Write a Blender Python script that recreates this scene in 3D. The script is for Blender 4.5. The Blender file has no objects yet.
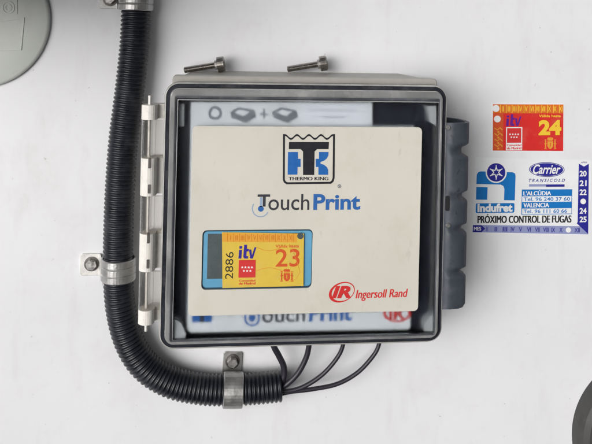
import bpy, math, random
from math import sin, cos, pi, radians
from mathutils import Vector, Matrix
random.seed(7)
scene = bpy.context.scene
COL = scene.collection

# ------------------------------------------------------------------ camera, light, exposure
# The wall is the plane y = 0 (one photo pixel is about one millimetre on it); the viewer stands at -Y.
PAN, F, X0, Y0, DIST = radians(6.5), 750.0, 296.0, 10.0, 750.0
cam = bpy.data.cameras.new('camera')
cam.sensor_fit = 'HORIZONTAL'; cam.sensor_width = 36.0
cam.lens = 36.0 * F / 592.0
cam.shift_y = -(222.0 - Y0) / 592.0
cam.clip_start = 0.01; cam.clip_end = 100
cam_o = bpy.data.objects.new('camera', cam); COL.objects.link(cam_o)
cam_o.location = (0, -DIST / 1000, 0); cam_o.rotation_euler = (pi / 2, 0, -PAN)
scene.camera = cam_o

SUN = Vector((-0.60, -0.82, 0.10)).normalized()
el = math.asin(SUN.z); az = math.atan2(SUN.x, SUN.y)
w = bpy.data.worlds.new('World'); scene.world = w; w.use_nodes = True
nt = w.node_tree; nt.nodes.clear()
sky = nt.nodes.new('ShaderNodeTexSky'); sky.sky_type = 'NISHITA'; sky.sun_disc = False
sky.sun_elevation = el; sky.sun_rotation = az; sky.dust_density = 4.0
hs = nt.nodes.new('ShaderNodeHueSaturation'); hs.inputs['Saturation'].default_value = 0.18
bg = nt.nodes.new('ShaderNodeBackground'); bg.inputs['Strength'].default_value = 0.10
wo = nt.nodes.new('ShaderNodeOutputWorld')
nt.links.new(sky.outputs[0], hs.inputs['Color']); nt.links.new(hs.outputs[0], bg.inputs[0]); nt.links.new(bg.outputs[0], wo.inputs[0])
sd = bpy.data.lights.new('sun', 'SUN'); sd.energy = 1.5; sd.angle = radians(46); sd.color = (1.0, 0.993, 0.985)
so = bpy.data.objects.new('sun', sd); COL.objects.link(so)
so.rotation_euler = SUN.to_track_quat('Z', 'Y').to_euler()
vs = scene.view_settings
vs.view_transform = 'Standard'; vs.look = 'None'; vs.exposure = 0.63; vs.gamma = 1.0

# ------------------------------------------------------------------ measuring helper
def at(px, py, d):
    """point seen at pixel (px,py) of the photograph, d mm in front of the wall"""
    s, c = sin(PAN), cos(PAN)
    u = (px - X0) / F; v = -(py - Y0) / F
    dr = Vector((s + c * u, c - s * u, v))
    t = (DIST - d) / 1000.0 / dr.y
    return Vector((dr.x * t, -d / 1000.0, dr.z * t))

# ------------------------------------------------------------------ materials
def lin(c):
    f = lambda x: x / 12.92 if x <= 0.04045 else ((x + 0.055) / 1.055) ** 2.4
    return tuple(f(x / 255.0) for x in c)

def mat(name, col, rough=0.5, metal=0.0, var=0.0, vscale=60.0, bump=0.0, bscale=400.0, dirt=None, dirt_amt=0.0, dscale=30.0, coat=0.0, spec=0.5):
    m = bpy.data.materials.new(name); m.use_nodes = True
    t = m.node_tree; b = t.nodes['Principled BSDF']
    b.inputs['Roughness'].default_value = rough; b.inputs['Metallic'].default_value = metal
    b.inputs['Coat Weight'].default_value = coat; b.inputs['Specular IOR Level'].default_value = spec
    tc = t.nodes.new('ShaderNodeTexCoord'); out = None
    rgb = t.nodes.new('ShaderNodeRGB'); rgb.outputs[0].default_value = (*col, 1); out = rgb.outputs[0]
    if var:
        n = t.nodes.new('ShaderNodeTexNoise'); n.inputs['Scale'].default_value = vscale; n.inputs['Detail'].default_value = 6
        t.links.new(tc.outputs['Object'], n.inputs['Vector'])
        mr = t.nodes.new('ShaderNodeMapRange'); mr.inputs[1].default_value = 0.25; mr.inputs[2].default_value = 0.75
        mr.inputs[3].default_value = 1 - var; mr.inputs[4].default_value = 1 + var
        t.links.new(n.outputs[0], mr.inputs[0])
        mx = t.nodes.new('ShaderNodeVectorMath'); mx.operation = 'SCALE'
        t.links.new(out, mx.inputs[0]); t.links.new(mr.outputs[0], mx.inputs['Scale']); out = mx.outputs[0]
        mr2 = t.nodes.new('ShaderNodeMapRange'); mr2.inputs[1].default_value = 0.2; mr2.inputs[2].default_value = 0.8
        mr2.inputs[3].default_value = max(0.02, rough - 0.12); mr2.inputs[4].default_value = min(1, rough + 0.12)
        t.links.new(n.outputs[0], mr2.inputs[0]); t.links.new(mr2.outputs[0], b.inputs['Roughness'])
    if dirt:
        n = t.nodes.new('ShaderNodeTexNoise'); n.inputs['Scale'].default_value = dscale; n.inputs['Detail'].default_value = 8
        n.inputs['Roughness'].default_value = 0.7
        t.links.new(tc.outputs['Object'], n.inputs['Vector'])
        cr = t.nodes.new('ShaderNodeMapRange'); cr.inputs[1].default_value = 0.52; cr.inputs[2].default_value = 0.75
        cr.inputs[3].default_value = 0; cr.inputs[4].default_value = dirt_amt
        t.links.new(n.outputs[0], cr.inputs[0])
        mx = t.nodes.new('ShaderNodeMix'); mx.data_type = 'RGBA'
        mx.inputs[7].default_value = (*dirt, 1)
        t.links.new(cr.outputs[0], mx.inputs[0]); t.links.new(out, mx.inputs[6]); out = mx.outputs[2]
    t.links.new(out, b.inputs['Base Color'])
    if bump:
        n = t.nodes.new('ShaderNodeTexNoise'); n.inputs['Scale'].default_value = bscale; n.inputs['Detail'].default_value = 4
        t.links.new(tc.outputs['Object'], n.inputs['Vector'])
        bp = t.nodes.new('ShaderNodeBump'); bp.inputs['Strength'].default_value = bump; bp.inputs['Distance'].default_value = 0.001
        t.links.new(n.outputs[0], bp.inputs['Height']); t.links.new(bp.outputs[0], b.inputs['Normal'])
    return m

def glass(name, col, rough, clear=0.0, ior=1.35, haze=False):
    m = mat(name, col, rough)
    b = m.node_tree.nodes['Principled BSDF']
    b.inputs['Transmission Weight'].default_value = 1.0; b.inputs['IOR'].default_value = ior
    if haze:
        t = m.node_tree                      # hazy moulded plastic: blurred refraction with a faint sheen
        rf = t.nodes.new('ShaderNodeBsdfRefraction'); rf.inputs['Color'].default_value = (*col, 1); rf.inputs['Roughness'].default_value = rough; rf.inputs['IOR'].default_value = ior
        gl = t.nodes.new('ShaderNodeBsdfGlossy'); gl.inputs['Roughness'].default_value = 0.12
        mx = t.nodes.new('ShaderNodeMixShader'); mx.inputs[0].default_value = 0.025
        t.links.new(rf.outputs[0], mx.inputs[1]); t.links.new(gl.outputs[0], mx.inputs[2])
        t.links.new(mx.outputs[0], t.nodes['Material Output'].inputs[0])
    if clear:
        t = m.node_tree
        tr = t.nodes.new('ShaderNodeBsdfTransparent'); tr.inputs[0].default_value = (*col, 1)
        mx = t.nodes.new('ShaderNodeMixShader'); mx.inputs[0].default_value = clear
        t.links.new(b.outputs[0], mx.inputs[1]); t.links.new(tr.outputs[0], mx.inputs[2])
        t.links.new(mx.outputs[0], t.nodes['Material Output'].inputs[0])
    return m

M = {}
M['wall'] = mat('white_painted_panel', (0.765, 0.776, 0.808), 0.38, var=0.025, vscale=9, bump=0.05, bscale=90, dirt=(0.50, 0.46, 0.42), dirt_amt=0.22, dscale=11)
def grime(m, col, scale, stretch, lo, hi, amt, detail=6):
    """worn dirt of its own shape: stretched noise mixed over the base colour"""
    t = m.node_tree; b = t.nodes['Principled BSDF']; src = b.inputs['Base Color'].links[0].from_socket
    tc = t.nodes.new('ShaderNodeTexCoord'); mp = t.nodes.new('ShaderNodeMapping'); mp.inputs['Scale'].default_value = stretch
    n = t.nodes.new('ShaderNodeTexNoise'); n.inputs['Scale'].default_value = scale; n.inputs['Detail'].default_value = detail; n.inputs['Roughness'].default_value = 0.65
    t.links.new(tc.outputs['Object'], mp.inputs[0]); t.links.new(mp.outputs[0], n.inputs['Vector'])
    mr = t.nodes.new('ShaderNodeMapRange'); mr.inputs[1].default_value = lo; mr.inputs[2].default_value = hi; mr.inputs[3].default_value = 0; mr.inputs[4].default_value = amt
    t.links.new(n.outputs[0], mr.inputs[0])
    mx = t.nodes.new('ShaderNodeMix'); mx.data_type = 'RGBA'; mx.inputs[7].default_value = (*col, 1)
    t.links.new(mr.outputs[0], mx.inputs[0]); t.links.new(src, mx.inputs[6]); t.links.new(mx.outputs[2], b.inputs['Base Color'])
grime(M['wall'], (0.42, 0.39, 0.36), 22, (1.6, 1, 0.35), 0.55, 0.78, 0.20)      # faint rub marks running down
grime(M['wall'], (0.52, 0.50, 0.47), 60, (1, 1, 0.8), 0.56, 0.75, 0.16)
grime(M['wall'], (0.30, 0.27, 0.24), 150, (1, 1, 1), 0.71, 0.76, 0.5, 2)         # small specks
M['body'] = mat('aged_light_grey_plastic', (0.38, 0.37, 0.345), 0.45, var=0.08, vscale=120, dirt=(0.25, 0.22, 0.19), dirt_amt=0.4, dscale=60)
M['hinge_white'] = mat('hinge_white_plastic', (0.76, 0.745, 0.705), 0.4, var=0.05, vscale=150, dirt=(0.30, 0.25, 0.2), dirt_amt=0.35, dscale=120)
M['gasket'] = mat('black_rubber', (0.012, 0.012, 0.015), 0.55)
M['rim'] = glass('smoky_clear_rim', (0.62, 0.62, 0.61), 0.15, clear=0.25)
M['frame_dark'] = mat('smoky_dark_edge', (0.026, 0.029, 0.038), 0.18, var=0.35, vscale=50, spec=0.6, dirt=(0.13, 0.13, 0.135), dirt_amt=0.5, dscale=35)
M['frame_grey'] = mat('smoky_grey_bevel', (0.22, 0.225, 0.23), 0.16, var=0.3, vscale=28, spec=0.7, dirt=(0.5, 0.5, 0.49), dirt_amt=0.45, dscale=30)
M['window'] = glass('hazy_clear_plastic', (0.955, 0.97, 0.99), 0.56, ior=1.26, haze=True)
M['clear'] = glass('yellowed_clear_plastic', (0.88, 0.865, 0.84), 0.25, clear=0.6)
M['inside'] = mat('navy_black_plastic', (0.012, 0.014, 0.024), 0.4, var=0.25, vscale=50)
M['plate'] = mat('pale_grey_plate', (0.74, 0.755, 0.75), 0.5, var=0.04, vscale=40)
M['pad'] = mat('grey_corner_plastic', (0.42, 0.425, 0.42), 0.5, var=0.1, vscale=60)
M['paper'] = mat('white_paper', (0.80, 0.81, 0.84), 0.6)
M['ink_grey'] = mat('grey_ink', (0.20, 0.21, 0.23), 0.6)
M['ink_pale'] = mat('pale_ink', (0.45, 0.47, 0.52), 0.6)
M['cream'] = mat('cream_panel', (0.645, 0.625, 0.56), 0.42, var=0.05, vscale=11, bump=0.04, bscale=250, dirt=(0.45, 0.40, 0.30), dirt_amt=0.22, dscale=28)
M['black_ink'] = mat('black_ink', (0.022, 0.022, 0.028), 0.45, spec=0.2, var=0.15, vscale=200)
M['dark_ink'] = mat('dark_grey_ink', (0.045, 0.045, 0.055), 0.45, spec=0.2)
M['blue_ink'] = mat('blue_ink', (0.022, 0.13, 0.42), 0.45, spec=0.2, var=0.08, vscale=200)
M['blue_ink2'] = mat('mid_blue_ink', (0.035, 0.135, 0.40), 0.45, spec=0.2)
M['pale_blue_ink'] = mat('pale_blue_ink', (0.30, 0.40, 0.55), 0.45, spec=0.2)
M['red_ink'] = mat('red_ink', (0.58, 0.035, 0.035), 0.45, spec=0.2)
M['sky_blue'] = mat('light_blue_bezel', (0.12, 0.35, 0.55), 0.4, var=0.08, vscale=80)
M['lcd'] = mat('dead_screen', (0.085, 0.105, 0.11), 0.25, var=0.1, vscale=60)
M['yellow'] = mat('yellow_sticker', (0.70, 0.50, 0.075), 0.45, spec=0.25, var=0.05, vscale=90)
M['yellow_band'] = mat('orange_yellow_band', (0.74, 0.36, 0.05), 0.45, spec=0.2)
M['orange_ink'] = mat('orange_ink', (0.62, 0.20, 0.03), 0.45, spec=0.2)
M['num_red'] = mat('orange_red_ink', (0.62, 0.10, 0.03), 0.45, spec=0.2)
M['itv'] = mat('indigo_ink', (0.04, 0.03, 0.28), 0.45, spec=0.2)
M['madrid'] = mat('flag_red', (0.62, 0.045, 0.045), 0.45, spec=0.2)
M['white_ink'] = mat('white_ink', (0.82, 0.82, 0.82), 0.5, spec=0.2)
M['red_sticker'] = mat('red_sticker', (0.64, 0.03, 0.028), 0.45, spec=0.25, var=0.05, vscale=90)
M['red_band'] = mat('red_orange_band', (0.66, 0.16, 0.03), 0.45, spec=0.2)
M['red_side'] = mat('red_side_band', (0.60, 0.09, 0.03), 0.45, spec=0.2)
M['bright_yellow'] = mat('bright_yellow_ink', (0.82, 0.55, 0.05), 0.45, spec=0.2)
M['gold'] = mat('gold_ink', (0.72, 0.32, 0.05), 0.45, spec=0.2)
M['itv_violet'] = mat('violet_ink', (0.13, 0.02, 0.25), 0.45, spec=0.2)
M['white_sticker'] = mat('white_sticker', (0.80, 0.82, 0.845), 0.4, var=0.02, vscale=40)
grime(M['white_sticker'], (0.45, 0.43, 0.40), 45, (1, 1, 1), 0.55, 0.8, 0.30)
grime(M['red_sticker'], (0.50, 0.16, 0.10), 55, (1, 1, 1), 0.52, 0.75, 0.40)
grime(M['yellow'], (0.55, 0.42, 0.16), 60, (1, 1, 1), 0.52, 0.75, 0.45)
grime(M['cream'], (0.42, 0.39, 0.33), 90, (1.4, 1, 0.5), 0.62, 0.75, 0.35)
M['cyan_blue'] = mat('cyan_blue_ink', (0.012, 0.17, 0.50), 0.45, spec=0.2)
M['navy'] = mat('navy_ink', (0.025, 0.025, 0.26), 0.45, spec=0.2)
M['lavender'] = mat('lavender_band', (0.27, 0.30, 0.52), 0.45, spec=0.2)
M['conduit'] = mat('black_conduit', (0.011, 0.013, 0.019), 0.33, var=0.3, vscale=90, dirt=(0.055, 0.057, 0.064), dirt_amt=0.5, dscale=45, spec=0.45)  # bluish base and dust tint also put a soft sheen into the colour
M['cable'] = mat('black_cable', (0.022, 0.020, 0.030), 0.42)
M['zinc'] = mat('dull_zinc', (0.47, 0.47, 0.465), 0.42, metal=0.85, var=0.18, vscale=120, bump=0.12, bscale=500, dirt=(0.16, 0.14, 0.12), dirt_amt=0.45, dscale=150)
M['zinc_white'] = mat('whitened_zinc', (0.72, 0.71, 0.69), 0.5, metal=0.25, var=0.12, vscale=150, dirt=(0.18, 0.16, 0.14), dirt_amt=0.6, dscale=130)
M['bolt'] = mat('grimy_bolt', (0.55, 0.54, 0.53), 0.38, metal=0.9, var=0.3, vscale=300, dirt=(0.05, 0.045, 0.04), dirt_amt=0.7, dscale=200)
M['washer'] = mat('dark_washer', (0.14, 0.13, 0.125), 0.45, metal=0.8, var=0.3, vscale=300)
M['steel'] = mat('screw_steel', (0.36, 0.34, 0.32), 0.22, metal=1.0, var=0.2, vscale=300, dirt=(0.06, 0.05, 0.045), dirt_amt=0.6, dscale=250)
M['latch'] = mat('slate_plastic', (0.045, 0.054, 0.072), 0.55, var=0.15, vscale=70, bump=0.12, bscale=350, dirt=(0.15, 0.15, 0.16), dirt_amt=0.4, dscale=60)
grime(M['latch'], (0.012, 0.013, 0.017), 160, (1, 1, 1), 0.60, 0.70, 0.6, 3)
M['cover'] = mat('grey_green_plastic', (0.57, 0.60, 0.575), 0.5, var=0.04, vscale=30, dirt=(0.36, 0.36, 0.33), dirt_amt=0.25, dscale=35)
M['rubber'] = mat('weathered_rubber', (0.042, 0.042, 0.042), 0.6, var=0.2, vscale=60, dirt=(0.13, 0.13, 0.125), dirt_amt=0.4, dscale=40)

# ------------------------------------------------------------------ mesh builder
class Frame:
    """a thing's local frame: origin on the wall below a pixel, turned clockwise by roll"""
    def __init__(self, px, py, d=0, roll=0.0):
        self.o = at(px, py, d); self.roll = radians(roll)
        self.R = Matrix.Rotation(self.roll, 3, 'Y'); self.inv = self.R.transposed()
    def p(self, px, py, d):
        return self.inv @ (at(px, py, d) - self.o)
    def uv(self, px, py, d):
        q = self.p(px, py, d); return (q.x, q.z)
    def box(self, x0, y0, x1, y1, d):
        c = self.p((x0 + x1) / 2, (y0 + y1) / 2, d)
        a = self.p(x0, (y0 + y1) / 2, d); b = self.p(x1, (y0 + y1) / 2, d)
        e = self.p((x0 + x1) / 2, y0, d); f = self.p((x0 + x1) / 2, y1, d)
        return (a.x, f.z, b.x, e.z)
    def y(self, d):
        return -d / 1000.0 - self.o.y

def rr(u0, v0, u1, v1, r, n=6):
    pts = []
    for cx, cy, a0 in ((u1 - r, v1 - r, 0), (u0 + r, v1 - r, 90), (u0 + r, v0 + r, 180), (u1 - r, v0 + r, 270)):
        for k in range(n + 1):
            a = radians(a0 + 90 * k / n); pts.append((cx + r * cos(a), cy + r * sin(a)))
    return pts

def ell(cx, cy, rx, ry=None, n=32, rot=0):
    ry = rx if ry is None else ry; o = []
    for k in range(n):
        a = 2 * pi * k / n; x, y = rx * cos(a), ry * sin(a)
        o.append((cx + x * cos(rot) - y * sin(rot), cy + x * sin(rot) + y * cos(rot)))
    return o

class MB:
    def __init__(self, fr): self.f = fr; self.v = []; self.fa = []; self.mi = []; self.sm = []
    def add(self, vs_, fs, mi=0, smooth=False):
        b = len(self.v); self.v += [Vector(q) for q in vs_]
        for f in fs: self.fa.append([b + i for i in f]); self.mi.append(mi); self.sm.append(smooth)
    def _curve(self, c, mi, y, fn=None):
        o = bpy.data.objects.new('tmp', c); COL.objects.link(o)
        dg = bpy.context.evaluated_depsgraph_get()
        me = bpy.data.meshes.new_from_object(o.evaluated_get(dg))
        bpy.data.objects.remove(o)
        co = [q.co.copy() for q in me.vertices]
        if fn: co = fn(co)
        self.add([(q.x, y - q.z, q.y) for q in co], [list(p.vertices) for p in me.polygons], mi)
        bpy.data.meshes.remove(me)
    def sheet(self, loops, d0, d1, mi=0, bevel=0.0, px=True):
        """flat piece between depths d0 (back) and d1 (front); inner loops become holes"""
        c = bpy.data.curves.new('c', 'CURVE'); c.dimensions = '2D'; c.fill_mode = 'BOTH'
        t = (d1 - d0) / 1000.0
        c.extrude = max(t / 2 - bevel / 1000, 1e-6)
        if bevel: c.bevel_depth = bevel / 1000; c.bevel_resolution = 2; c.offset = -bevel / 1000
        for lp in loops:
            if px: lp = [self.f.uv(x, y, d1) for x, y in lp]
            s = c.splines.new('POLY'); s.points.add(len(lp) - 1); s.use_cyclic_u = True
            for q, (x, y) in zip(s.points, lp): q.co = (x, y, 0, 1)
        self._curve(c, mi, (self.f.y(d0) + self.f.y(d1)) / 2)
    def rect(self, x0, y0, x1, y1, d0, d1, mi=0, r=0.0, bevel=0.0, hole=None):
        def lp(q, r):
            u0, v0, u1, v1 = self.f.box(*q, d1)
            return rr(u0, v0, u1, v1, r / 1000) if r else [(u0, v0), (u1, v0), (u1, v1), (u0, v1)]
        L = [lp((x0, y0, x1, y1), r)]
        if hole: L.append(lp(hole[:4], hole[4]))
        self.sheet(L, d0, d1, mi, bevel, px=False)
    def disc(self, x, y, rx, d0, d1, mi=0, ry=None, inner=None, rot=0):
        L = [ell(x, y, rx, ry, rot=rot)]
        if inner: L.append(ell(x, y, rx * inner, (ry or rx) * inner, rot=rot))
        self.sheet(L, d0, d1, mi)
    def line(self, pts, wd, d0, d1, mi=0):
        """open stroke of width wd (px)"""
        L = []; R = []
        for i, (x, y) in enumerate(pts):
            a = pts[max(i - 1, 0)]; b = pts[min(i + 1, len(pts) - 1)]
            dx, dy = b[0] - a[0], b[1] - a[1]; l = math.hypot(dx, dy) or 1
            L.append((x - dy / l * wd / 2, y + dx / l * wd / 2)); R.append((x + dy / l * wd / 2, y - dx / l * wd / 2))
        self.sheet([L + R[::-1]], d0, d1, mi)
    def text(self, s, box, d0, d1, mi=0, bold=0.0, shear=0.0, rot=0, tilt=0.0, space=1.0, heavy=0.0):
        if heavy:
            for k in (1, -1): self.text(s, (box[0] + k * heavy / 2, box[1], box[2] + k * heavy / 2, box[3]), d0, d1 + 0.012 * k, mi, bold, shear, rot, tilt, space)
            return
        """lettering stretched to the pixel box; rot=90 reads upwards"""
        c = bpy.data.curves.new('t', 'FONT'); c.body = s; c.size = 1.0; c.fill_mode = 'BOTH'; c.resolution_u = 4
        t = (d1 - d0) / 1000.0; c.offset = bold; c.shear = shear; c.extrude = t / 2; c.space_character = space
        u0, v0, u1, v1 = self.f.box(*box, d1)
        def fn(co):
            if rot == 90: co = [Vector((-q.y, q.x, q.z)) for q in co]
            xs = [q.x for q in co]; ys = [q.y for q in co]
            a, b, e, f = min(xs), max(xs), min(ys), max(ys)
            return [Vector((u0 + (q.x - a) / (b - a) * (u1 - u0), v0 + (q.y - e) / (f - e) * (v1 - v0) + tilt * ((q.x - a) / (b - a) - 0.5) * (u1 - u0), q.z)) for q in co]
        self._curve(c, mi, (self.f.y(d0) + self.f.y(d1)) / 2, fn)
    def loft(self, rings, mi=0, closed=True, cap0=False, cap1=False, smooth=True):
        n = len(rings[0]); vs_ = [q for r in rings for q in r]; fs = []; k = n if closed else n - 1
        for i in range(len(rings) - 1):
            for j in range(k):
                a = i * n + j; b = i * n + (j + 1) % n
                fs.append([a, b, b + n, a + n])
        self.add(vs_, fs, mi, smooth)
        if cap0: self.add(rings[0], [list(range(n))[::-1]], mi)
        if cap1: self.add(rings[-1], [list(range(n))], mi)
    def tube(self, pts, rad, n=16, mi=0, caps=True):
        """tube through local points; rad may be a list"""
        rings = []; N = None
        for i, q in enumerate(pts):
            T = (pts[min(i + 1, len(pts) - 1)] - pts[max(i - 1, 0)]).normalized()
            if N is None:
                N = T.cross(Vector((0, 1, 0)));  N = N.normalized() if N.length > 1e-4 else Vector((1, 0, 0))
            N = (N - T * N.dot(T)).normalized(); B = T.cross(N)
            r = rad[i] if isinstance(rad, (list, tuple)) else rad
            rings.append([q + (N * cos(2 * pi * k / n) + B * sin(2 * pi * k / n)) * r for k in range(n)])
        self.loft(rings, mi, True, caps, caps)
    def turned(self, base, axis, prof, n=24, mi=0, smooth=False):
        """solid of revolution: prof = [(along, radius)...] in metres"""
        ax = Vector(axis).normalized(); e = ax.orthogonal().normalized(); g = ax.cross(e)
        rings = [[base + ax * a + (e * cos(2 * pi * k / n) + g * sin(2 * pi * k / n)) * max(r, 1e-6) for k in range(n)] for a, r in prof]
        self.loft(rings, mi, True, True, True, smooth)
    def build(self, name, mats, parent=None, bevel=0.0, autosmooth=True):
        me = bpy.data.meshes.new(name); me.from_pydata([tuple(q) for q in self.v], [], self.fa); me.update()
        for m in (mats if isinstance(mats, (list, tuple)) else [mats]): me.materials.append(m if not isinstance(m, str) else M[m])
        for p, i, s in zip(me.polygons, self.mi, self.sm): p.material_index = i; p.use_smooth = s
        o = bpy.data.objects.new(name, me); COL.objects.link(o)
        if parent: o.parent = parent
        if bevel:
            b = o.modifiers.new('bevel', 'BEVEL'); b.width = bevel / 1000; b.segments = 2; b.limit_method = 'ANGLE'
        return o

def thing(name, fr, label, cat, group=None):
    o = bpy.data.objects.new(name, None); o.empty_display_size = 0.02; COL.objects.link(o)
    o.location = fr.o; o.rotation_euler = (0, fr.roll, 0)
    return tag(o, label, cat, group)
def tag(o, label, cat, group=None):
    o['label'] = label; o['category'] = cat
    if group: o['group'] = group
    return o
def place(o, fr):
    o.location = fr.o; o.rotation_euler = (0, fr.roll, 0); return o

def spline(pts, n):
    """Catmull-Rom resampling of a list of Vectors, evenly by arc length"""
    P = [pts[0] * 2 - pts[1]] + pts + [pts[-1] * 2 - pts[-2]]; dense = []
    for i in range(1, len(P) - 2):
        for k in range(40):
            t = k / 40; a, b, c, d = P[i - 1], P[i], P[i + 1], P[i + 2]
            dense.append(0.5 * ((2 * b) + (c - a) * t + (2 * a - 5 * b + 4 * c - d) * t * t + (3 * b - a - 3 * c + d) * t ** 3))
    dense.append(P[-2]); L = [0.0]
    for i in range(1, len(dense)): L.append(L[-1] + (dense[i] - dense[i - 1]).length)
    out = []; j = 0
    for k in range(n):
        s = L[-1] * k / (n - 1)
        while j < len(L) - 2 and L[j + 1] < s: j += 1
        f = (s - L[j]) / max(L[j + 1] - L[j], 1e-9); out.append(dense[j].lerp(dense[j + 1], min(max(f, 0), 1)))
    return out, L[-1]

# ------------------------------------------------------------------ the wall
W0 = Frame(X0, 222)
wl = MB(W0)
wl.add([(-2, 0, -2), (2, 0, -2), (2, 0, 2), (-2, 0, 2)], [[0, 1, 2, 3]])
wall = wl.build('wall', 'wall'); wall.location = W0.o; wall['kind'] = 'structure'

# unseen block added above the view, only to shade the upper left of the wall
OH = Frame(105, -11)
ov = MB(OH)
ov.loft([[Vector((u, y, v)) for u, v in rr(-0.26, 0, -0.032, 0.25, 0.012)] for y in (-0.0005, -0.255, -0.26)], 0, True, True, True, smooth=False)
ovo = ov.build('added_shade_block', 'inside'); ovo.location = OH.o; ovo['kind'] = 'structure'

# ------------------------------------------------------------------ the enclosure
ROLL = 1.35
BX = Frame(302, 215, 0, ROLL)
box = thing('enclosure', BX, 'grey plastic control box with hinged clear lid and cream front panel on white wall', 'control box')
def rect4(fr, tl, tr, br, bl, d):
    q = [fr.uv(*c, d) for c in (tl, tr, br, bl)]
    return ((q[0][0] + q[3][0]) / 2, (q[2][1] + q[3][1]) / 2, (q[1][0] + q[2][0]) / 2, (q[0][1] + q[1][1]) / 2)
def ring(rc, inset, d, r, fr=BX, n=6):
    i = inset / 1000; u0, v0, u1, v1 = rc
    # the lid's bevel is broader on top than at the sides and the bottom
    m_ = lambda k: i if rc is not LID or i <= 0.005 else 0.005 + (i - 0.005) * k
    return [Vector((u, fr.y(d), v)) for u, v in rr(u0 + m_(.78), v0 + m_(.45), u1 - m_(.42), v1 - m_(1.18), max(r / 1000 - i, 0.0008), n)]
LID = rect4(BX, (165, 82.4), (446.5, 84.2), (440.5, 340), (159, 347.8), 76)
BODY = rect4(BX, (171, 76.2), (437, 77.6), (431, 341.2), (167.5, 348.9), 64)
b = MB(BX)
b.loft([ring(BODY, 0.8, 0.2, 22), ring(BODY, 0.8, 46, 14), ring(BODY, 0.9, 55, 10), ring(BODY, 0, 56, 4), ring(BODY, 0, 65, 4), ring(BODY, 1, 66, 4), ring(BODY, 9, 66, 8), ring(BODY, 10, 10, 8)], 0, cap1=True, smooth=False)
body = b.build('body', 'body', box)
g = MB(BX); g.loft([ring(LID, 3, 66.2, 11), ring(LID, 2.2, 67, 11), ring(LID, 2.2, 70, 11), ring(LID, 8, 70, 11), ring(LID, 8, 66.2, 11), ring(LID, 3, 66.2, 11)], smooth=False)
g.build('gasket', 'gasket', box)

# lid frame: thin translucent outer rim, dark step, grey bevel, dark inner line
l = MB(BX)
def band(a, c, mi): l.loft([ring(LID, *a, 13, n=10), ring(LID, *c, 13, n=10)], mi, smooth=False)
prof = [((3.2, 70.3), (0.6, 70.3), 0), ((0.6, 70.3), (0, 71), 0), ((0, 71), (0, 78.4), 1), ((0, 78.4), (0.4, 79.4), 0), ((0.4, 79.4), (1.3, 79.8), 0), ((1.3, 79.8), (1.7, 79.2), 1),
        ((1.7, 79.2), (4.6, 79.2), 1), ((4.6, 79.2), (5.0, 81.6), 1), ((5.0, 81.6), (5.6, 82.6), 0), ((5.6, 82.6), (6.3, 82.9), 2), ((6.3, 82.9), (9.8, 83.2), 2), ((9.8, 83.2), (10.8, 82.9), 2),
        ((10.8, 82.9), (12.6, 81.9), 3), ((12.6, 81.9), (13.3, 81.7), 1), ((13.3, 81.7), (14.1, 81.9), 4), ((14.1, 81.9), (14.2, 79.0), 1), ((14.2, 79.0), (3.2, 70.3), 1)]
for a, c, mi in prof: band(a, c, mi)
M['frame_mid'] = mat('smoky_mid_bevel', (0.10, 0.105, 0.12), 0.2, var=0.4, vscale=35, dirt=(0.35, 0.36, 0.37), dirt_amt=0.4, dscale=25)
M['edge_grey'] = mat('worn_clear_edge', (0.36, 0.36, 0.35), 0.25, var=0.5, vscale=40, dirt=(0.6, 0.6, 0.59), dirt_amt=0.6, dscale=22)
M['edge_dim'] = mat('dull_clear_edge', (0.27, 0.275, 0.28), 0.25, var=0.45, vscale=25)
lid = l.build('lid_frame', ['edge_grey', 'frame_dark', 'frame_grey', 'frame_mid', 'edge_dim'], box)
wn = MB(BX); wn.loft([ring(LID, 14.0, 79.5, 13), ring(LID, 13.9, 79.8, 13), ring(LID, 13.9, 82.0, 13), ring(LID, 14.2, 82.25, 13)], cap0=True, cap1=True, smooth=False)
wn.build('window', 'window', box)

# what shows through the hazy window: dark printer unit with a pale plate
PR = MB(BX); PR.loft([ring(LID, 11, 12, 10), ring(LID, 11, 66, 10), ring(LID, 13, 68, 10)], cap0=True, cap1=True, smooth=False)
unit = PR.build('printer_unit', 'inside', box)
pl = MB(BX); pl.sheet([[(191, 102), (372, 102), (372, 126), (414, 126), (410, 326), (408, 329), (190, 332), (187, 329)]], 68.2, 72.9)
plate = pl.build('pale_plate', 'plate', unit)
ic = MB(BX)
for cx in (243, 285):
    ic.sheet([[(cx - 13, 112), (cx - 4, 107), (cx + 11, 110), (cx + 13, 117), (cx + 3, 123), (cx - 11, 118)], [(cx - 9, 112.5), (cx - 3, 109.5), (cx + 7, 111.5), (cx + 1, 116)]], 73.00, 73.10)
ic.line([(259.5, 114), (268.5, 114)], 1.4, 73.00, 73.10); ic.line([(264, 109), (264, 119)], 1.4, 73.12, 73.18)
ic.disc(215, 113, 7, 73.00, 73.10, inner=0.6)
ic.build('printed_diagram', 'ink_grey', plate)
pp = MB(BX); pp.rect(301, 103, 366, 126, 73.00, 73.10); pp.build('paper_label', 'paper', plate)
pt = MB(BX); pt.text('OPERATING INSTRUCTIONS', (308, 108.5, 356, 112), 73.15, 73.20); pt.line([(322, 117), (345, 117)], 1.5, 73.15, 73.20); pt.build('lettering', 'ink_pale', plate)
lt = MB(BX)
lt.text('ouch', (262, 307, 305, 322), 73.00, 73.10, 0, bold=0.012)
lt.text('Print', (309, 305, 352, 321), 73.00, 73.10, 1, bold=0.035)
lt.disc(252, 318, 8, 73.00, 73.10, 1, inner=0.75); lt.disc(252, 318, 3.5, 73.05, 73.15, 1)
lt.build('blurred_wordmark', ['dark_ink', 'blue_ink2'], plate)
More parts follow.
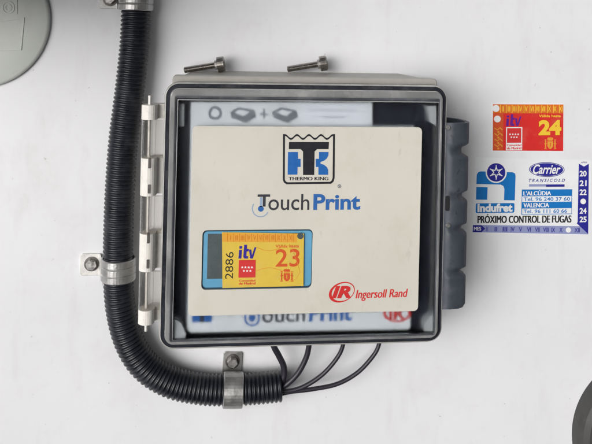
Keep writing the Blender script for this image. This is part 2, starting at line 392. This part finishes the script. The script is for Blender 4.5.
lt = MB(BX); lt.rect(192, 308, 212, 322, 73.00, 73.10, 1); lt.rect(200, 305, 204, 322, 73.15, 73.20, 0)
lt.build('blurred_crest', ['dark_ink', 'blue_ink2'], plate)
lt = MB(BX); lt.disc(397, 313, 14, 73.00, 73.10, 2, ry=9, inner=0.8); lt.text('IR', (389, 308, 405, 319), 73.00, 73.10, 2, bold=0.04)
lt.build('blurred_emblem', ['dark_ink', 'blue_ink2', 'red_ink'], plate)
# pale reinforcing corners moulded behind the window
for nm, loop in (('corner_pad', [(173, 318), (181, 323), (186, 334), (185, 338), (171, 338)]), ('corner_pad', [(437, 312), (430, 316), (424, 323), (424, 331), (434, 331)]), ('corner_pad', [(427, 106), (436, 106), (436, 126), (430, 122)])):
    cpm = MB(BX); cpm.sheet([loop], 68.2, 77.5); cpm.build(nm, 'pad', unit)
for (xa, ya, xb, yb) in ((176, 104, 184, 126),):
    cpm = MB(BX); cpm.rect(xa, ya, xb, yb, 68.2, 75); cpm.build('corner_pad', 'pad', unit)

# ------------------------------------------------------------------ cream face panel on the window
DP = 84.0
PAN4 = rect4(BX, (193.3, 126.5), (422.3, 126.8), (418, 311.6), (187.2, 315.6), DP)
fp = MB(BX)
hole = rect4(BX, (202.5, 230.5), (312.5, 229.2), (312, 288), (201.5, 290), DP)
fp.sheet([rr(*PAN4, 0.004), rr(*hole, 0.004)[::-1]], 82.4, DP, bevel=0.25, px=False)
panel = fp.build('face_panel', 'cream', box)
D0, D1, D2, D3 = DP + 0.03, DP + 0.12, DP + 0.16, DP + 0.24
# crest logo with T, two blue halves
lg = MB(BX)
def wavy(i):
    t = [(283 + i, 134 + i)]
    for k in range(0, 33):
        x = 286 + (46) * k / 32; y = 136.0 + i + 2.0 * cos((x - 285.2) / 12.0 * 2 * pi + pi) * -1
        t.append((x, 136.0 + i - 2.0 * cos((x - 285) / 12.0 * 2 * pi)))
    t += [(335 - i, 134 + i), (334.6 - i, 178), (333.6 - i, 181.6 - i / 2), (331 - i / 2, 183.8 - i), (286.5 + i / 2, 184.3 - i), (283.8 + i, 182.5 - i / 2), (282.8 + i, 179.5)]
    return t
lg.sheet([wavy(0), wavy(2.0)[::-1]], D0, D1, 0)
lg.sheet([[(289, 142), (329, 142), (328.6, 149.2), (317, 149.2), (314.6, 151.5), (314.2, 175), (303, 175), (303, 151.5), (300.6, 149.2), (288.8, 149.2)]], D0, D1, 0)
lg.sheet([[(288, 152), (298, 152), (298, 158.8), (300.6, 158.8), (300.6, 167), (297.6, 167), (297.4, 174.6), (287.6, 174.6)]], D0, D1, 1)
lg.sheet([[(319, 152), (328.6, 152), (328.4, 155.5), (326.8, 158.5), (324, 160.8), (320.6, 162), (320.4, 163.6), (324, 164.8), (327, 167.2), (328.2, 170), (328.2, 174.8), (318.4, 174.8), (318.4, 167), (315.8, 167), (315.8, 158.8), (319, 158.8)]], D0, D1, 1)
lg.text('THERMO KING', (288.8, 176.9, 328.2, 180.3), D0, D1, 0, heavy=0.4)
lg.disc(339.4, 186.2, 1.9, D0, D1, 2, inner=0.6); lg.disc(339.4, 186.2, 0.8, D0, D1, 2)
lg.build('crest_logo', ['black_ink', 'blue_ink', 'ink_grey'], panel)
tp = MB(BX)
tp.text('ouch', (268.4, 194.2, 309.4, 210.2), D0, D1, 0, bold=0.004)
tp.rect(257.6, 194.4, 270.2, 196.8, D0, D1, 0); tp.rect(262.9, 196.4, 265.7, 206.6, D0, D1 - .02, 2); tp.rect(259.9, 197.2, 262.4, 207, D0, D1, 3)
tp.text('Print', (313.4, 194.0, 360.4, 210.0), D0, D1, 1, bold=0.03)
tp.disc(260.8, 208.8, 2.9, D0, D1, 1)
tp.line([(260.5 + 8.2 * cos(radians(a)), 208.6 + 8.2 * sin(radians(a))) for a in range(215, 20, -10)], 1.1, D0, D1, 3)
tp.build('product_lettering', ['dark_ink', 'blue_ink2', 'dark_ink', 'pale_blue_ink'], panel)
ir = MB(BX)
a_ = ell(341.8, 292.2, 13.6, 9.6, n=40, rot=radians(-24)); h_ = ell(342.8, 292.0, 11.6, 8.4, n=40, rot=radians(-24))
ir.sheet([a_, h_[::-1]], D0, D1, 0)
ir.text('IR', (331.8, 286.0, 351.2, 298.2), D1 + .02, D1 + .06, 0, bold=0.05, shear=0.25)
ir.text('Ingersoll Rand', (355.8, 289.4, 407.6, 300.4), D0, D1, 0, heavy=0.5, shear=0.22, tilt=0.006)
ir.build('maker_logo', ['red_ink'], panel)
# the recessed display in the panel's opening
ds = MB(BX); u0, v0, u1, v1 = hole
ds.sheet([rr(u0 - .0005, v0 - .0005, u1 + .0005, v1 + .0005, 0.004)], 82.28, 82.36, px=False)
M['shade_blue'] = mat('shadowed_blue_edge', (0.02, 0.05, 0.08), 0.4)  # bluish edge, darkened to hold the opening's shadow in its colour
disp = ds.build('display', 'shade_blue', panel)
dz = MB(BX); dz.sheet([rr(u0 + .001, v0 + .0016, u1 - .0006, v1 - .0014, 0.0035)], 82.4, 82.8, px=False); dz.build('bezel', 'sky_blue', disp)
dl = MB(BX); dl.rect(207.4, 233.4, 300, 278.2, 82.82, 83.0); dl.build('screen', 'lcd', disp)

# hinge along the left edge: seven knuckles on a pin
HX = [149.6 - (y - 110) * 0.0165 for y in range(0, 500)]
hg = MB(BX); DH = 72
hp = MB(BX); hp.tube([BX.p(HX[96], 95.5, DH), BX.p(HX[331], 331, DH)], 0.0014, 12)
hinge = hp.build('hinge_pin', 'zinc_white', box)
segs = [(104.5, 119, 'w'), (119.4, 157, 'c'), (157.4, 194.6, 'w'), (195, 232, 'c'), (232.4, 269.6, 'w'), (270, 308, 'c'), (308.4, 322.5, 'w')]
for y0, y1, k in segs:
    m = MB(BX); a = BX.p(HX[int(y0)], y0, DH); c = BX.p(HX[int(y1)], y1, DH)
    cx = (a.x + c.x) / 2; a.x = c.x = cx; R_ = 0.0070
    ue = LID[0] + 0.0015
    # cylinder running into a flange, as one cross-section pushed along the pin
    yb = a.y
    sec = [(cx + R_ * cos(t), yb + R_ * sin(t)) for t in [radians(40 + 280 * k2 / 16) for k2 in range(17)]]
    if k == 'w':
        ue2 = BODY[0] + 0.003
        sec = [(cx + R_ * cos(t), yb + R_ * sin(t)) for t in [radians(90 + 225 * k2 / 14) for k2 in range(15)]] + [(cx + 0.0070, yb - 0.002), (cx + 0.0074, yb + 0.004), (ue2, yb + 0.005), (ue2, yb + 0.014), (cx + 0.004, yb + 0.014)]
    else:
        sec = [(cx + R_ * cos(t), yb + R_ * sin(t)) for t in [radians(40 + 250 * k2 / 14) for k2 in range(15)]] + [(cx + 0.004, yb - 0.0052), (ue, yb - 0.0050), (ue, yb - 0.001), (cx + 0.006, yb - 0.001)]
    m.loft([[Vector((x, y, a.z)) for x, y in sec], [Vector((x, y, c.z)) for x, y in sec]], 0, True, True, True, smooth=False)
    if k == 'w' and y1 - y0 > 20:
        for ya, yb_ in ((y0 + 1, y0 + 11), (y1 - 10, y1 - 1)):
            xx = HX[int(ya)] + 0.6
            m.rect(xx - 1.2, ya, xx + 1.2, yb_, 77, 79.3, 1, r=0.6)
    m.build('hinge_knuckle', ['hinge_white', 'washer'] if k == 'w' else 'clear', hinge, bevel=0.6)

# latch on the right edge: one long hooked strip with five lobes
LA = MB(BX); rings = []
zt = BX.p(446, 121.5, 70).z; zb = BX.p(446, 305, 70).z
def lobe(y):
    e = 0.0
    for yc, wd, dep in ((149, 5, 7.0), (193.5, 4, 5.5), (225.5, 4, 5.5), (268, 3.5, 5.5)):
        e += dep * math.exp(-((y - yc) / wd) ** 4)
    if y > 299: e += (y - 299) * 0.5
    return e
XL = BX.p(444.5, 200, 70).x - 0.0042
nz = 90
for i in range(nz + 1):
    y = 121.5 + (303 - 121.5) * i / nz
    x1 = BX.p(467.5, y, 72).x
    base = BX.p(467.5, 200, 72).x
    e = lobe(y) / 1000; z = zt + (zb - zt) * i / nz
    W = base - XL - e
    e2 = e * 0.8
    outer = [(XL + .001, -76), (XL + W * .35, -76.5), (XL + W - .007, -76 + e2 * 500), (XL + W - .002, -73 + e2 * 500), (XL + W, -68), (XL + W + .0003, -58), (XL + W - .003, -46), (XL + W * .6, -38), (XL + .003, -34)]
    inner = [(XL + .003, -37), (XL + W * .55, -41), (XL + W - .0055, -48), (XL + W - .003, -58), (XL + W - .0032, -67), (XL + W - .0055, -71.5 + e2 * 500), (XL + W * .35, -73), (XL + .001, -73)]
    rings.append([Vector((x, (yy - 4.0) / 1000, z)) for x, yy in outer + inner])
LA.loft(rings, 0, True, True, True, smooth=True)
latch = LA.build('latch', 'latch', box)
for yy in (128, 226):
    s = MB(BX); q = BX.p(448.5, yy, 82); s.turned(q + Vector((0, 0.004, 0)), (0, -1, 0), [(0, .0024), (.003, .0024), (.004, .0016)], 14, 0); s.build('latch_rivet', 'zinc', latch)
sl = MB(BX); sl.rect(445.6, 196, 449.6, 211, 78, 81.0, r=1.2); sl.build('latch_slot', 'gasket', latch)

def nw(n): return {1: 1.25 if n == 'I' else 0.3, 2: 0.5 if n == 'II' else 0.1}.get(len(n), 0.0)
# ------------------------------------------------------------------ yellow inspection sticker on the panel window
YS = Frame(263, 260, 84.4, ROLL)
ys = thing('inspection_sticker', YS, 'yellow inspection sticker numbered 23 stuck over the display of the control box', 'sticker')
E0, E1, E2, E3 = 84.75, 84.85, 84.88, 84.96
s = MB(YS)
s.sheet([[(222, 232.3), (304, 233.6), (303.4, 286), (222.4, 288)]], 84.4, 84.72); s.build('backing', 'yellow', ys)
s = MB(YS); s.sheet([[(222.4, 232.8), (297, 233.9), (297, 242.4), (222.4, 241.8)]], E0, 84.8, 0)
for k in range(12): s.line([(227.5 + 6 * k, 233.6), (227.5 + 6 * k, 241.8)], 0.5, 84.82, 84.87, 1)
for k, n in enumerate('I II III IV V VI VII VIII IX X XI XII'.split()[:11]):
    s.text(n, (228.9 + 6 * k + nw(n), 235.4, 232.3 + 6 * k - nw(n), 240.2), 84.82, 84.9, 1, bold=0.02)
s.build('month_band', ['yellow_band', 'orange_ink'], ys)
s = MB(YS); s.text('2886', (225.4, 252, 233.2, 279), E0, E1, 0, bold=-0.005, rot=90)
s.build('serial_number', 'black_ink', ys)
def itv(mb, x0, y0, x1, y1, a, c, mi):
    w_, h_ = x1 - x0, y1 - y0; P_ = lambda x, y: (x0 + w_ * x, y0 + h_ * y)
    mb.sheet([[P_(.04, .36), P_(.20, .36), P_(.16, 1), P_(0, 1)]], a, c, mi)
    mb.sheet([[P_(.06, .10), P_(.22, .10), P_(.20, .28), P_(.05, .28)]], a, c, mi)
    mb.sheet([[P_(.32, 0), P_(.48, 0), P_(.47, .30), P_(.58, .30), P_(.56, .48), P_(.46, .48), P_(.44, .82), P_(.54, .82), P_(.53, 1), P_(.33, 1), P_(.27, .88)]], a, c, mi)
    mb.sheet([[P_(.58, .34), P_(.72, .34), P_(.75, .76), P_(.90, .18), P_(1, .18), P_(.80, 1), P_(.66, 1)]], a, c, mi)
s = MB(YS); itv(s, 238.4, 244.8, 256.4, 258.6, E0, E1, 0); s.build('test_logo', 'itv', ys)
def flag(mb, x0, y0, x1, y1, a, c, m0, m1):
    mb.rect(x0, y0, x1, y1, a, c, m0)
    w_ = (x1 - x0)
    for r_, (n, yy) in enumerate(((4, .42), (3, .62))):
        for k in range(n):
            cx = x0 + w_ * (0.5 + (k - (n - 1) / 2) * 0.19); cy = y0 + (y1 - y0) * yy; R_ = w_ * 0.082
            mb.sheet([[(cx + R_ * (1 if q % 2 == 0 else .45) * sin(q * pi / 5), cy - R_ * (1 if q % 2 == 0 else .45) * cos(q * pi / 5)) for q in range(10)]], c + .02, c + .07, m1)
s = MB(YS); flag(s, 238.6, 260, 255.6, 277.6, E0, E1, 0, 1)
s.text('Comunidad', (239, 279.6, 255.2, 281.6), E0, E1, 0, heavy=0.2); s.text('de Madrid', (239, 282.3, 255.2, 284.6), E0, E1, 0, heavy=0.3)
s.build('flag_emblem', ['madrid', 'white_ink'], ys)
s = MB(YS); s.text('23', (275.6, 249, 299.6, 266.8), E0, E1, 0, bold=0.012); s.build('year_number', 'num_red', ys)
s = MB(YS); s.text('Válida hasta', (275.5, 244.6, 299, 247.6), E0, E1, 0, bold=0.02); s.build('lettering', 'num_red', ys)
def crest(mb, cx, cy, w_, h_, a, c, mi):
    P_ = lambda x, y: (cx + w_ * x, cy + h_ * y)
    mb.sheet([[P_(-.24, -.12), P_(.24, -.12), P_(.24, .28), P_(.12, .44), P_(0, .5), P_(-.12, .44), P_(-.24, .28)], [P_(-.03, .0), P_(.03, .0), P_(.03, .3), P_(-.03, .3)][::-1]], a, c, mi)
    for sg in (-1, 1):
        mb.sheet([[P_(sg * .34, -.14), P_(sg * .44, -.14), P_(sg * .44, .42), P_(sg * .34, .42)]], a, c, mi)
        mb.sheet([[P_(sg * .31, -.26), P_(sg * .47, -.26), P_(sg * .45, -.17), P_(sg * .33, -.17)]], a, c, mi)
        mb.sheet([[P_(sg * .30, .44), P_(sg * .50, .44), P_(sg * .50, .5), P_(sg * .30, .5)]], a, c, mi)
        mb.line([P_(sg * .28, .02), P_(sg * .40, .12), P_(sg * .5, .06)], 0.6, c + .01, c + .05, mi)
    mb.sheet([[P_(-.22, -.17), P_(-.25, -.36), P_(-.14, -.44), P_(-.04, -.40), P_(0, -.5), P_(.04, -.40), P_(.14, -.44), P_(.25, -.36), P_(.22, -.17)]], a, c, mi)
s = MB(YS); crest(s, 286.8, 274.8, 13.2, 13.4, E0, E1, 0); s.build('coat_of_arms', 'num_red', ys)
s = MB(YS); s.disc(300.4, 236.0, 3.2, E0, E1, 0); s.build('punched_hole', 'lcd', ys)
s = MB(YS)
s.line([(257, 247.5), (263, 250), (270, 251), (276, 249.5), (283, 246.8), (293, 245)], 0.5, E2, E3); s.line([(256, 271), (262, 268.8), (270, 267.6), (278, 269.5), (286, 271.8), (294, 272)], 0.5, E2, E3)
s.line([(292, 248), (297, 262), (300, 272), (296, 279), (288, 282)], 0.35, E2, E3)
s.build('crease', 'gold', ys)

# ------------------------------------------------------------------ red sticker on the wall
RS = Frame(528, 127, 0, 0.6)
rs = thing('inspection_sticker', RS, 'red inspection sticker numbered 24 on the white wall', 'sticker')
s = MB(RS); s.sheet([[(491.6, 102.6), (564.6, 103), (564.4, 152.4), (491.4, 152)]], 0.15, 0.4); s.build('backing', 'white_sticker', rs)
s = MB(RS); s.sheet([[(493, 104.2), (563.4, 104.5), (563.2, 151), (492.8, 150.6)]], 0.43, 0.5); s.build('red_print', 'red_sticker', rs)
s = MB(RS); s.sheet([[(493, 104.2), (563.4, 104.5), (563.3, 113.4), (493, 113.2)]], 0.53, 0.58, 0)
for k in range(11): s.line([(500.4 + 5.9 * k, 104.8), (500.4 + 5.9 * k, 113)], 0.5, 0.6, 0.64, 1)
for k, n in enumerate('I II III IV V VI VII VIII IX X XI'.split()[:11]):
    s.text(n, (501.4 + 5.75 * k + nw(n), 106.4, 505.0 + 5.75 * k - nw(n), 111.4), 0.6, 0.68, 1, bold=0.02)
s.build('month_band', ['red_band', 'bright_yellow'], rs)
s = MB(RS); s.sheet([[(493, 113.6), (503.4, 113.7), (503.2, 150.6), (492.9, 150.5)]], 0.53, 0.58, 0)
for yy in (128, 133.5, 139, 144.5):
    s.line([(494.5, yy), (497.5, yy + 2), (500, yy - .5), (502.5, yy + 2)], 1.1, 0.6, 0.64, 1); s.disc(498.3, yy + 4, 1.0, 0.6, 0.64, 1)
s.build('side_band', ['red_side', 'gold'], rs)
s = MB(RS); s.disc(496.0, 108.4, 3.5, 0.7, 0.76); s.disc(497.4, 119, 3.4, 0.7, 0.76); s.build('punched_hole', 'white_sticker', rs)
s = MB(RS); itv(s, 506, 114.2, 521.4, 126, 0.53, 0.6, 0); s.build('test_logo', 'itv_violet', rs)
s = MB(RS); s.rect(506, 127.2, 522.2, 150.2, 0.53, 0.57, 1); flag(s, 507, 128.2, 521.2, 142.8, 0.6, 0.66, 0, 1)
s.text('Comunidad', (507, 144, 521.2, 146.2), 0.6, 0.66, 0, heavy=0.2); s.text('de Madrid', (507, 147, 521.2, 149.4), 0.6, 0.66, 0, heavy=0.3)
s.build('flag_emblem', ['madrid', 'white_ink'], rs)
s = MB(RS); s.text('24', (538.6, 120, 561.4, 135.2), 0.53, 0.6, 0, bold=0.05); s.build('year_number', 'bright_yellow', rs)
s = MB(RS); s.text('Válida hasta', (539, 114.6, 560.8, 117.2), 0.53, 0.6, 0, bold=0.02); s.build('lettering', 'bright_yellow', rs)
s = MB(RS); crest(s, 550.3, 142.8, 12, 12.6, 0.53, 0.6, 0); s.build('coat_of_arms', 'gold', rs)

# ------------------------------------------------------------------ white service sticker on the wall
WS = Frame(531, 196, 0, 1.2)
ws = thing('service_sticker', WS, 'white refrigeration service sticker with blue logos below the red sticker', 'sticker')
s = MB(WS); s.sheet([[(475, 157.4), (592, 160), (589.6, 235.2), (472.4, 233)]], 0.15, 0.4); s.build('backing', 'white_sticker', ws)
A0, A1, A2, A3 = 0.43, 0.5, 0.53, 0.6
s = MB(WS)
s.sheet([[(476.4, 184), (476.8, 174.6), (478.4, 172), (481, 171.4), (512.4, 172.2), (515, 173.4), (515.6, 176), (514.8, 200.4), (504, 200.2), (504.4, 189), (503.4, 186), (500.6, 184.6)]], A0, A1, 0)
s.sheet([[(476.4, 187), (487.6, 187.2), (487.2, 199.8), (476, 199.6)]], A0, A1, 0)
s.rect(475.8, 203.2, 514.4, 212.8, A0, A1, 0, r=1.5)
s.text('Indufret', (477.5, 203.6, 512.6, 212.0), A2, A3, 1, bold=0.045)
s.disc(496.2, 172.4, 10.6, A2, A3, 1); s.disc(496.2, 172.4, 9.2, 0.62, 0.68, 2)
for k in range(6):
    a = k * pi / 3; cx, cy = 496.2, 172.4; R = lambda r, t: (cx + r * sin(t), cy - r * cos(t))
    s.line([R(2.2, a - .5), R(6.4, a), R(2.2, a + .5)], 1.1, 0.70, 0.75, 1); s.line([R(3.2, a), R(7.2, a)], 0.9, 0.76, 0.80, 1)
s.build('service_logo', ['cyan_blue', 'white_ink', 'navy'], ws)
s = MB(WS); s.disc(546.8, 169.6, 17.8, A0, A1, 0, ry=7.4, rot=radians(1)); s.disc(546.8, 169.6, 17.0, A2, 0.56, 1, ry=6.7, inner=0.965, rot=radians(1))
s.text('Carrier', (533, 164.4, 560.6, 174.0), A2, A3, 1, bold=0.02, shear=0.35)
s.text('TRANSICOLD', (528.8, 178.8, 565, 182.0), A0, A1, 0, bold=0.02, shear=0.3, space=1.5)
s.rect(529, 184.2, 546, 186.6, A0, A1, 2); s.rect(546, 184.4, 564.6, 186.8, A0, A1, 0)
s.build('oval_logo', ['navy', 'white_ink', 'lavender'], ws)
s = MB(WS)
s.rect(521.6, 189.4, 572, 214.4, A0, A1, 0); s.rect(522.2, 196.2, 571.4, 201.8, A2, 0.56, 1); s.rect(522.2, 208.4, 571.4, 213.8, A2, 0.56, 1)
s.text("L'ALCÚDIA", (523.6, 190.2, 551, 195.4), A2, A3, 2, heavy=0.4); s.text('VALENCIA', (523.6, 203.0, 549, 207.4), A2, A3, 2, heavy=0.4)
s.text('Tel. 96 240 37 60', (523.6, 197.2, 570, 200.9), 0.6, 0.66, 0, bold=0.015); s.text('Tel. 96 111 60 66', (523.4, 209.3, 567, 213.0), 0.6, 0.66, 0, bold=0.015)
s.build('address_block', ['cyan_blue', 'white_sticker', 'white_ink'], ws)
s = MB(WS); s.text('PRÓXIMO CONTROL DE FUGAS', (477.8, 213.8, 571.2, 222.9), A0, A1, 0, heavy=0.7, tilt=-0.004); s.build('lettering', 'black_ink', ws)
s = MB(WS)
s.sheet([[(472.8, 225), (580, 226.2), (588.8, 234.4), (472.6, 232.2)]], A0, A1, 0)
s.sheet([[(473, 225.1), (481.6, 225.3), (485.2, 228.6), (481.4, 232.3), (472.8, 232)]], A2, A3, 1)
s.text('MES', (474, 226.9, 481, 230.5), 0.62, 0.68, 2, heavy=0.2)
for k, n in enumerate('I II III IV V VI VII VIII IX X'.split()):
    xx = 486.5 + k * 8.1; wv = {1: 0.9 if n == 'I' else 3.2, 2: 2.6 if n == 'II' else 3.8, 3: 4.6, 4: 5.6}[len(n)]
    s.text(n, (xx, 226.8 + k * .1, xx + wv, 231.4 + k * .1), A2, A3, 1, bold=0.02)
s.text('XII', (574.4, 228.0, 579.8, 232.4), A2, A3, 1, bold=0.02)
s.disc(568.4, 230.0, 2.6, A2, A3, 2)
s.build('month_band', ['lavender', 'navy', 'white_ink'], ws)
s = MB(WS)
s.sheet([[(578.8, 163.6), (584, 166.6), (588.8, 163.8), (588.2, 234.0), (576.8, 223.4), (577.6, 222)]], 0.62, 0.66, 0)
s.sheet([[(579.6, 161.6), (588.2, 161.8), (584, 164.6)]], 0.62, 0.66, 1); s.text('AÑO', (581, 161.3, 587, 163.2), 0.68, 0.74, 0, bold=0.02)
for n, yy in (('20', 173.6), ('21', 183.2), ('22', 192.2), ('24', 210.8), ('25', 219.4)):
    s.text(n, (579.6, yy - 2.9, 586.6, yy + 2.9), 0.68, 0.74, 1, bold=0.03)
s.disc(583.2, 201.4, 2.8, 0.68, 0.74, 1)
s.build('year_band', ['navy', 'white_ink'], ws)

# ------------------------------------------------------------------ corrugated conduit
CF = Frame(116, 262)
path_px = [(139, -70), (137.5, -30), (136.2, 10), (134.5, 45), (129.5, 92), (123.5, 140), (120, 190), (118.4, 235), (118.2, 270), (120.2, 305), (128.0, 338), (143.5, 364), (168, 381), (198, 388.5), (228, 390), (256, 388.5), (281, 386)]
DC = 18.0
pts, Ln = spline([CF.p(x, y, DC) for x, y in path_px], 1000)
pitch = 0.00415; per = 8; n = int(Ln / pitch * per)
pts, Ln = spline([CF.p(x, y, DC) for x, y in path_px], n)
rad = []
for i in range(n):
    t = (i / per) % 1.0
    rad.append(0.0127 + 0.0017 * (0.5 + 0.5 * cos(2 * pi * t)) ** 0.6)
c = MB(CF); c.tube(pts, rad, 28, 0, caps=False)
# open end: inner wall
T = (pts[-1] - pts[-8]).normalized()
N_ = T.cross(Vector((0, 1, 0))).normalized(); B_ = T.cross(N_)
rg = lambda q, r: [q + (N_ * cos(2 * pi * k / 28) + B_ * sin(2 * pi * k / 28)) * r for k in range(28)]
c.loft([rg(pts[-1], rad[-1]), rg(pts[-1], 0.0112), rg(pts[-1] - T * 0.03, 0.0108)], 0, True, False, True)
cond = place(c.build('conduit', 'conduit'), CF)
tag(cond, 'black corrugated conduit running down and bending right below the control box', 'conduit')

# ------------------------------------------------------------------ clamps
def clamp(px, py, axis_px, tab_px, wd, band_mat, tab_mat, label, tabw):
    """band over the conduit at (px,py) with a flat tab towards tab_px, hex bolt on the tab"""
    fr = Frame(px, py)
    r = thing('pipe_clamp', fr, label, 'clamp', 'clamps holding the conduit')
    a = (fr.p(px + axis_px[0], py + axis_px[1], DC) - fr.p(px, py, DC)).normalized()
    tv = fr.p(tab_px[0], tab_px[1], 3) - fr.p(px, py, 3); tv.y = 0
    side = Vector((a.z, 0, -a.x)).normalized()
    if side.dot(tv) < 0: side = -side
    tl = tv.dot(side); off = a * tv.dot(a)
    fwd = Vector((0, -1, 0)); ctr = fr.p(px, py, DC); Rb = 0.0156
    prof = [(-wd / 2, 0), (-wd / 2 + .8, .8), (-wd / 6 - 1, .9), (-wd / 6, .1), (-wd / 6 + 1, .9), (wd / 6 - 1, .9), (wd / 6, .1), (wd / 6 + 1, .9), (wd / 2 - .8, .8), (wd / 2, 0)]
    if band_mat == 'zinc_plain': prof = [(-wd / 2, 0), (-wd / 2 + .6, .7), (0, .9), (wd / 2 - .6, .7), (wd / 2, 0)]
    bm = 'zinc'
    m = MB(fr); rings = []
    for k in range(29):
        t = radians(-50 + 280 * k / 28)
        dirv = side * cos(t) + fwd * sin(t)
        ro = [ctr + a * (s_ / 1000) + dirv * (Rb + o_ / 1000) for s_, o_ in prof]
        ri = [ctr + a * (s_ / 1000) + dirv * (Rb - 0.0008) for s_, o_ in prof[::-1]]
        rings.append(ro + ri)
    m.loft(rings, 0, True, True, True, smooth=False)
    m.build('band', bm, r)
    # tab: flat strip lying on the wall, turned up to the band
    m = MB(fr); hw = tabw / 2000.0; tip = tl + 0.0105
    def cross(s_, d):
        q = fr.p(px, py, 0) + side * s_ + off * min(1, max(0, (s_ - .0128) / .004)); q.y = fr.y(d)
        k_ = hw * (0.82 if s_ > tip - 0.001 else 1)
        return [q + a * k_, q - a * k_, q - a * k_ + fwd * .0018, q + a * k_ + fwd * .0018]
    m.loft([cross(0.0128, 15), cross(0.0150, 8), cross(0.0170, 2.2), cross(0.0185, 0.5), cross(tip - .0015, 0.5), cross(tip, 0.5)], 0, True, True, True, smooth=False)
    m.build('tab', tab_mat, r, bevel=0.4)
    q = fr.p(tab_px[0], tab_px[1], 3); q.y = fr.y(2.3)
    m = MB(fr); m.turned(q, fwd, [(0, .0070), (.0011, .0070), (.0012, .0060)], 28); ws_ = m.build('washer', 'washer', r)
    m = MB(fr); m.turned(q + fwd * .0012, fwd, [(0, .0053), (.0036, .0053), (.0044, .0045)], 6); m.turned(q + fwd * .0052, fwd, [(0, .0036), (.0006, .0030)], 16)
    m.build('bolt', 'bolt', r)
    return r
clamp(118.4, 262+6.5, (0.5, -30), (91.5, 264), 21, 'zinc', 'zinc_white', 'ridged zinc pipe clamp left of the control box with whitened tab', 21)
clamp(233, 390, (30, 0), (232.4, 361.5), 19, 'zinc_plain', 'zinc', 'plain zinc pipe clamp on the bottom run of conduit with tab pointing up', 19)
clamp(136.3, 0.5, (-1.2, 30), (110, -1), 19, 'zinc', 'zinc', 'grimy zinc pipe clamp at the top of the conduit cut by the picture edge', 19)

# ------------------------------------------------------------------ cables
cabs = [([(272, 330), (273.5, 345), (279, 356), (283.6, 366), (284, 376), (279, 383), (262, 386)], 3.0, 25, 'short thick black cable nearest the conduit mouth, bending right then back'),
        ([(310, 330), (309, 345), (306, 358), (298, 373), (287, 384), (277, 389), (262, 389)], 2.75, 30, 'thick black cable second from the conduit mouth in a short curve'),
        ([(344, 330), (343, 345), (337, 358), (323, 374), (305, 386), (288, 391), (262, 391)], 2.1, 26, 'thin black cable between the second cable and the longest cable'),
        ([(381, 330), (378.5, 346), (371.5, 358), (357, 373), (337, 384), (312, 389.2), (292, 391.5), (278, 394), (262, 393)], 2.1, 22, 'longest thin black cable sweeping farthest right under the control box')]
for px, r, d, lab in cabs:
    fr = Frame(*px[1]); k = len(px)
    P_ = [fr.p(x, y, d + (DC + 4 - d) * min(1, i / (k - 2))) for i, (x, y) in enumerate(px)]
    q, _ = spline(P_, 60); m = MB(fr); m.tube(q, r / 1000, 14)
    tag(place(m.build('cable', 'cable'), fr), lab, 'cable', 'cables from box to conduit')

# ------------------------------------------------------------------ two loose screws lying on top of the box
def screw(px_tip, py_tip, label):
    fr = Frame(px_tip, py_tip, 14)
    r = thing('screw', fr, label, 'screw', 'screws lying on the box')
    ax = Vector((cos(radians(9)) * cos(radians(4)), -sin(radians(4)), sin(radians(9))))
    o = Vector((0, 0, 0))
    m = MB(fr); pr = [(0, .0022)]
    k = 0.0006
    while k < 0.0325:
        pr += [(k, .0032), (k + .0005, .00285)]; k += .0010
    m.turned(o, ax, pr, 18, smooth=False); m.build('shank', 'steel', r)
    m = MB(fr); h0 = o + ax * .0325
    m.turned(h0, ax, [(0, .0052), (.0003, .0075), (.0064, .0075), (.0074, .0066), (.0074, .0036), (.004, .0034)], 26); m.build('head', 'steel', r)
    m = MB(fr); m.turned(h0 + ax * -.0022, ax, [(0, .0046), (.0020, .0046)], 20); m.build('washer', 'bolt', r)
screw(184, 70.2, 'loose steel screw on top of the control box at the left')
screw(287.2, 69.2, 'loose steel screw on top of the control box at the middle')

# ------------------------------------------------------------------ round cover at upper left
RC = Frame(-19.5, 19.5)
rc = thing('round_cover', RC, 'pale grey green round plastic cover with moulded marks at upper left', 'cover')
m = MB(RC); R = 0.0655; ctr = Vector((0, 0, 0))
m.turned(ctr + Vector((0, -.0002, 0)), (0, -1, 0), [(0, R), (.003, R), (.0042, R - .0008), (.005, R - .003), (.0058, R * .55), (.006, 0.001)], 96, smooth=True)
m.build('shell', 'cover', rc)
m = MB(RC)
m.sheet([[(-6, 21.5), (24.6, 17.4), (21.4, 50.2), (-6, 51)], [(-4.6, 22.8), (23.2, 18.9), (20.2, 48.9), (-4.6, 49.6)][::-1]], 5.2, 6.4, bevel=0.25); m.disc(8.2, 7.6, 6.4, 5.2, 6.5, inner=0.82); m.disc(8.2, 7.6, 3.6, 5.2, 6.5, inner=0.7)
m.line([(16.4, -2), (16.8, 14)], 1.4, 5.2, 6.4)
m.build('moulded_mark', 'cover', rc)

# ------------------------------------------------------------------ round rubber fitting at lower right
BR = Frame(642, 429)
br = thing('rubber_fitting', BR, 'dark round rubber fitting with grooved rim at lower right corner', 'rubber fitting')
m = MB(BR); R = 0.0765
m.turned(Vector((0, -.0002, 0)), (0, -1, 0), [(0, R + .002), (.010, R + .0015), (.018, R - .001), (.022, R - .006), (.023, R - .017), (.021, R - .0185), (.016, R - .019)], 96, smooth=False)
m.build('rim', 'rubber', br)
m = MB(BR)
m.turned(Vector((0, -.002, 0)), (0, -1, 0), [(0, R - .0195), (.0145, R - .0195), (.0165, R - .023), (.0165, R - .027), (.013, R - .028), (.013, R - .033), (.019, R - .036), (.022, .012), (.022, .0005)], 96, smooth=False)
m.build('centre', 'gasket', br)
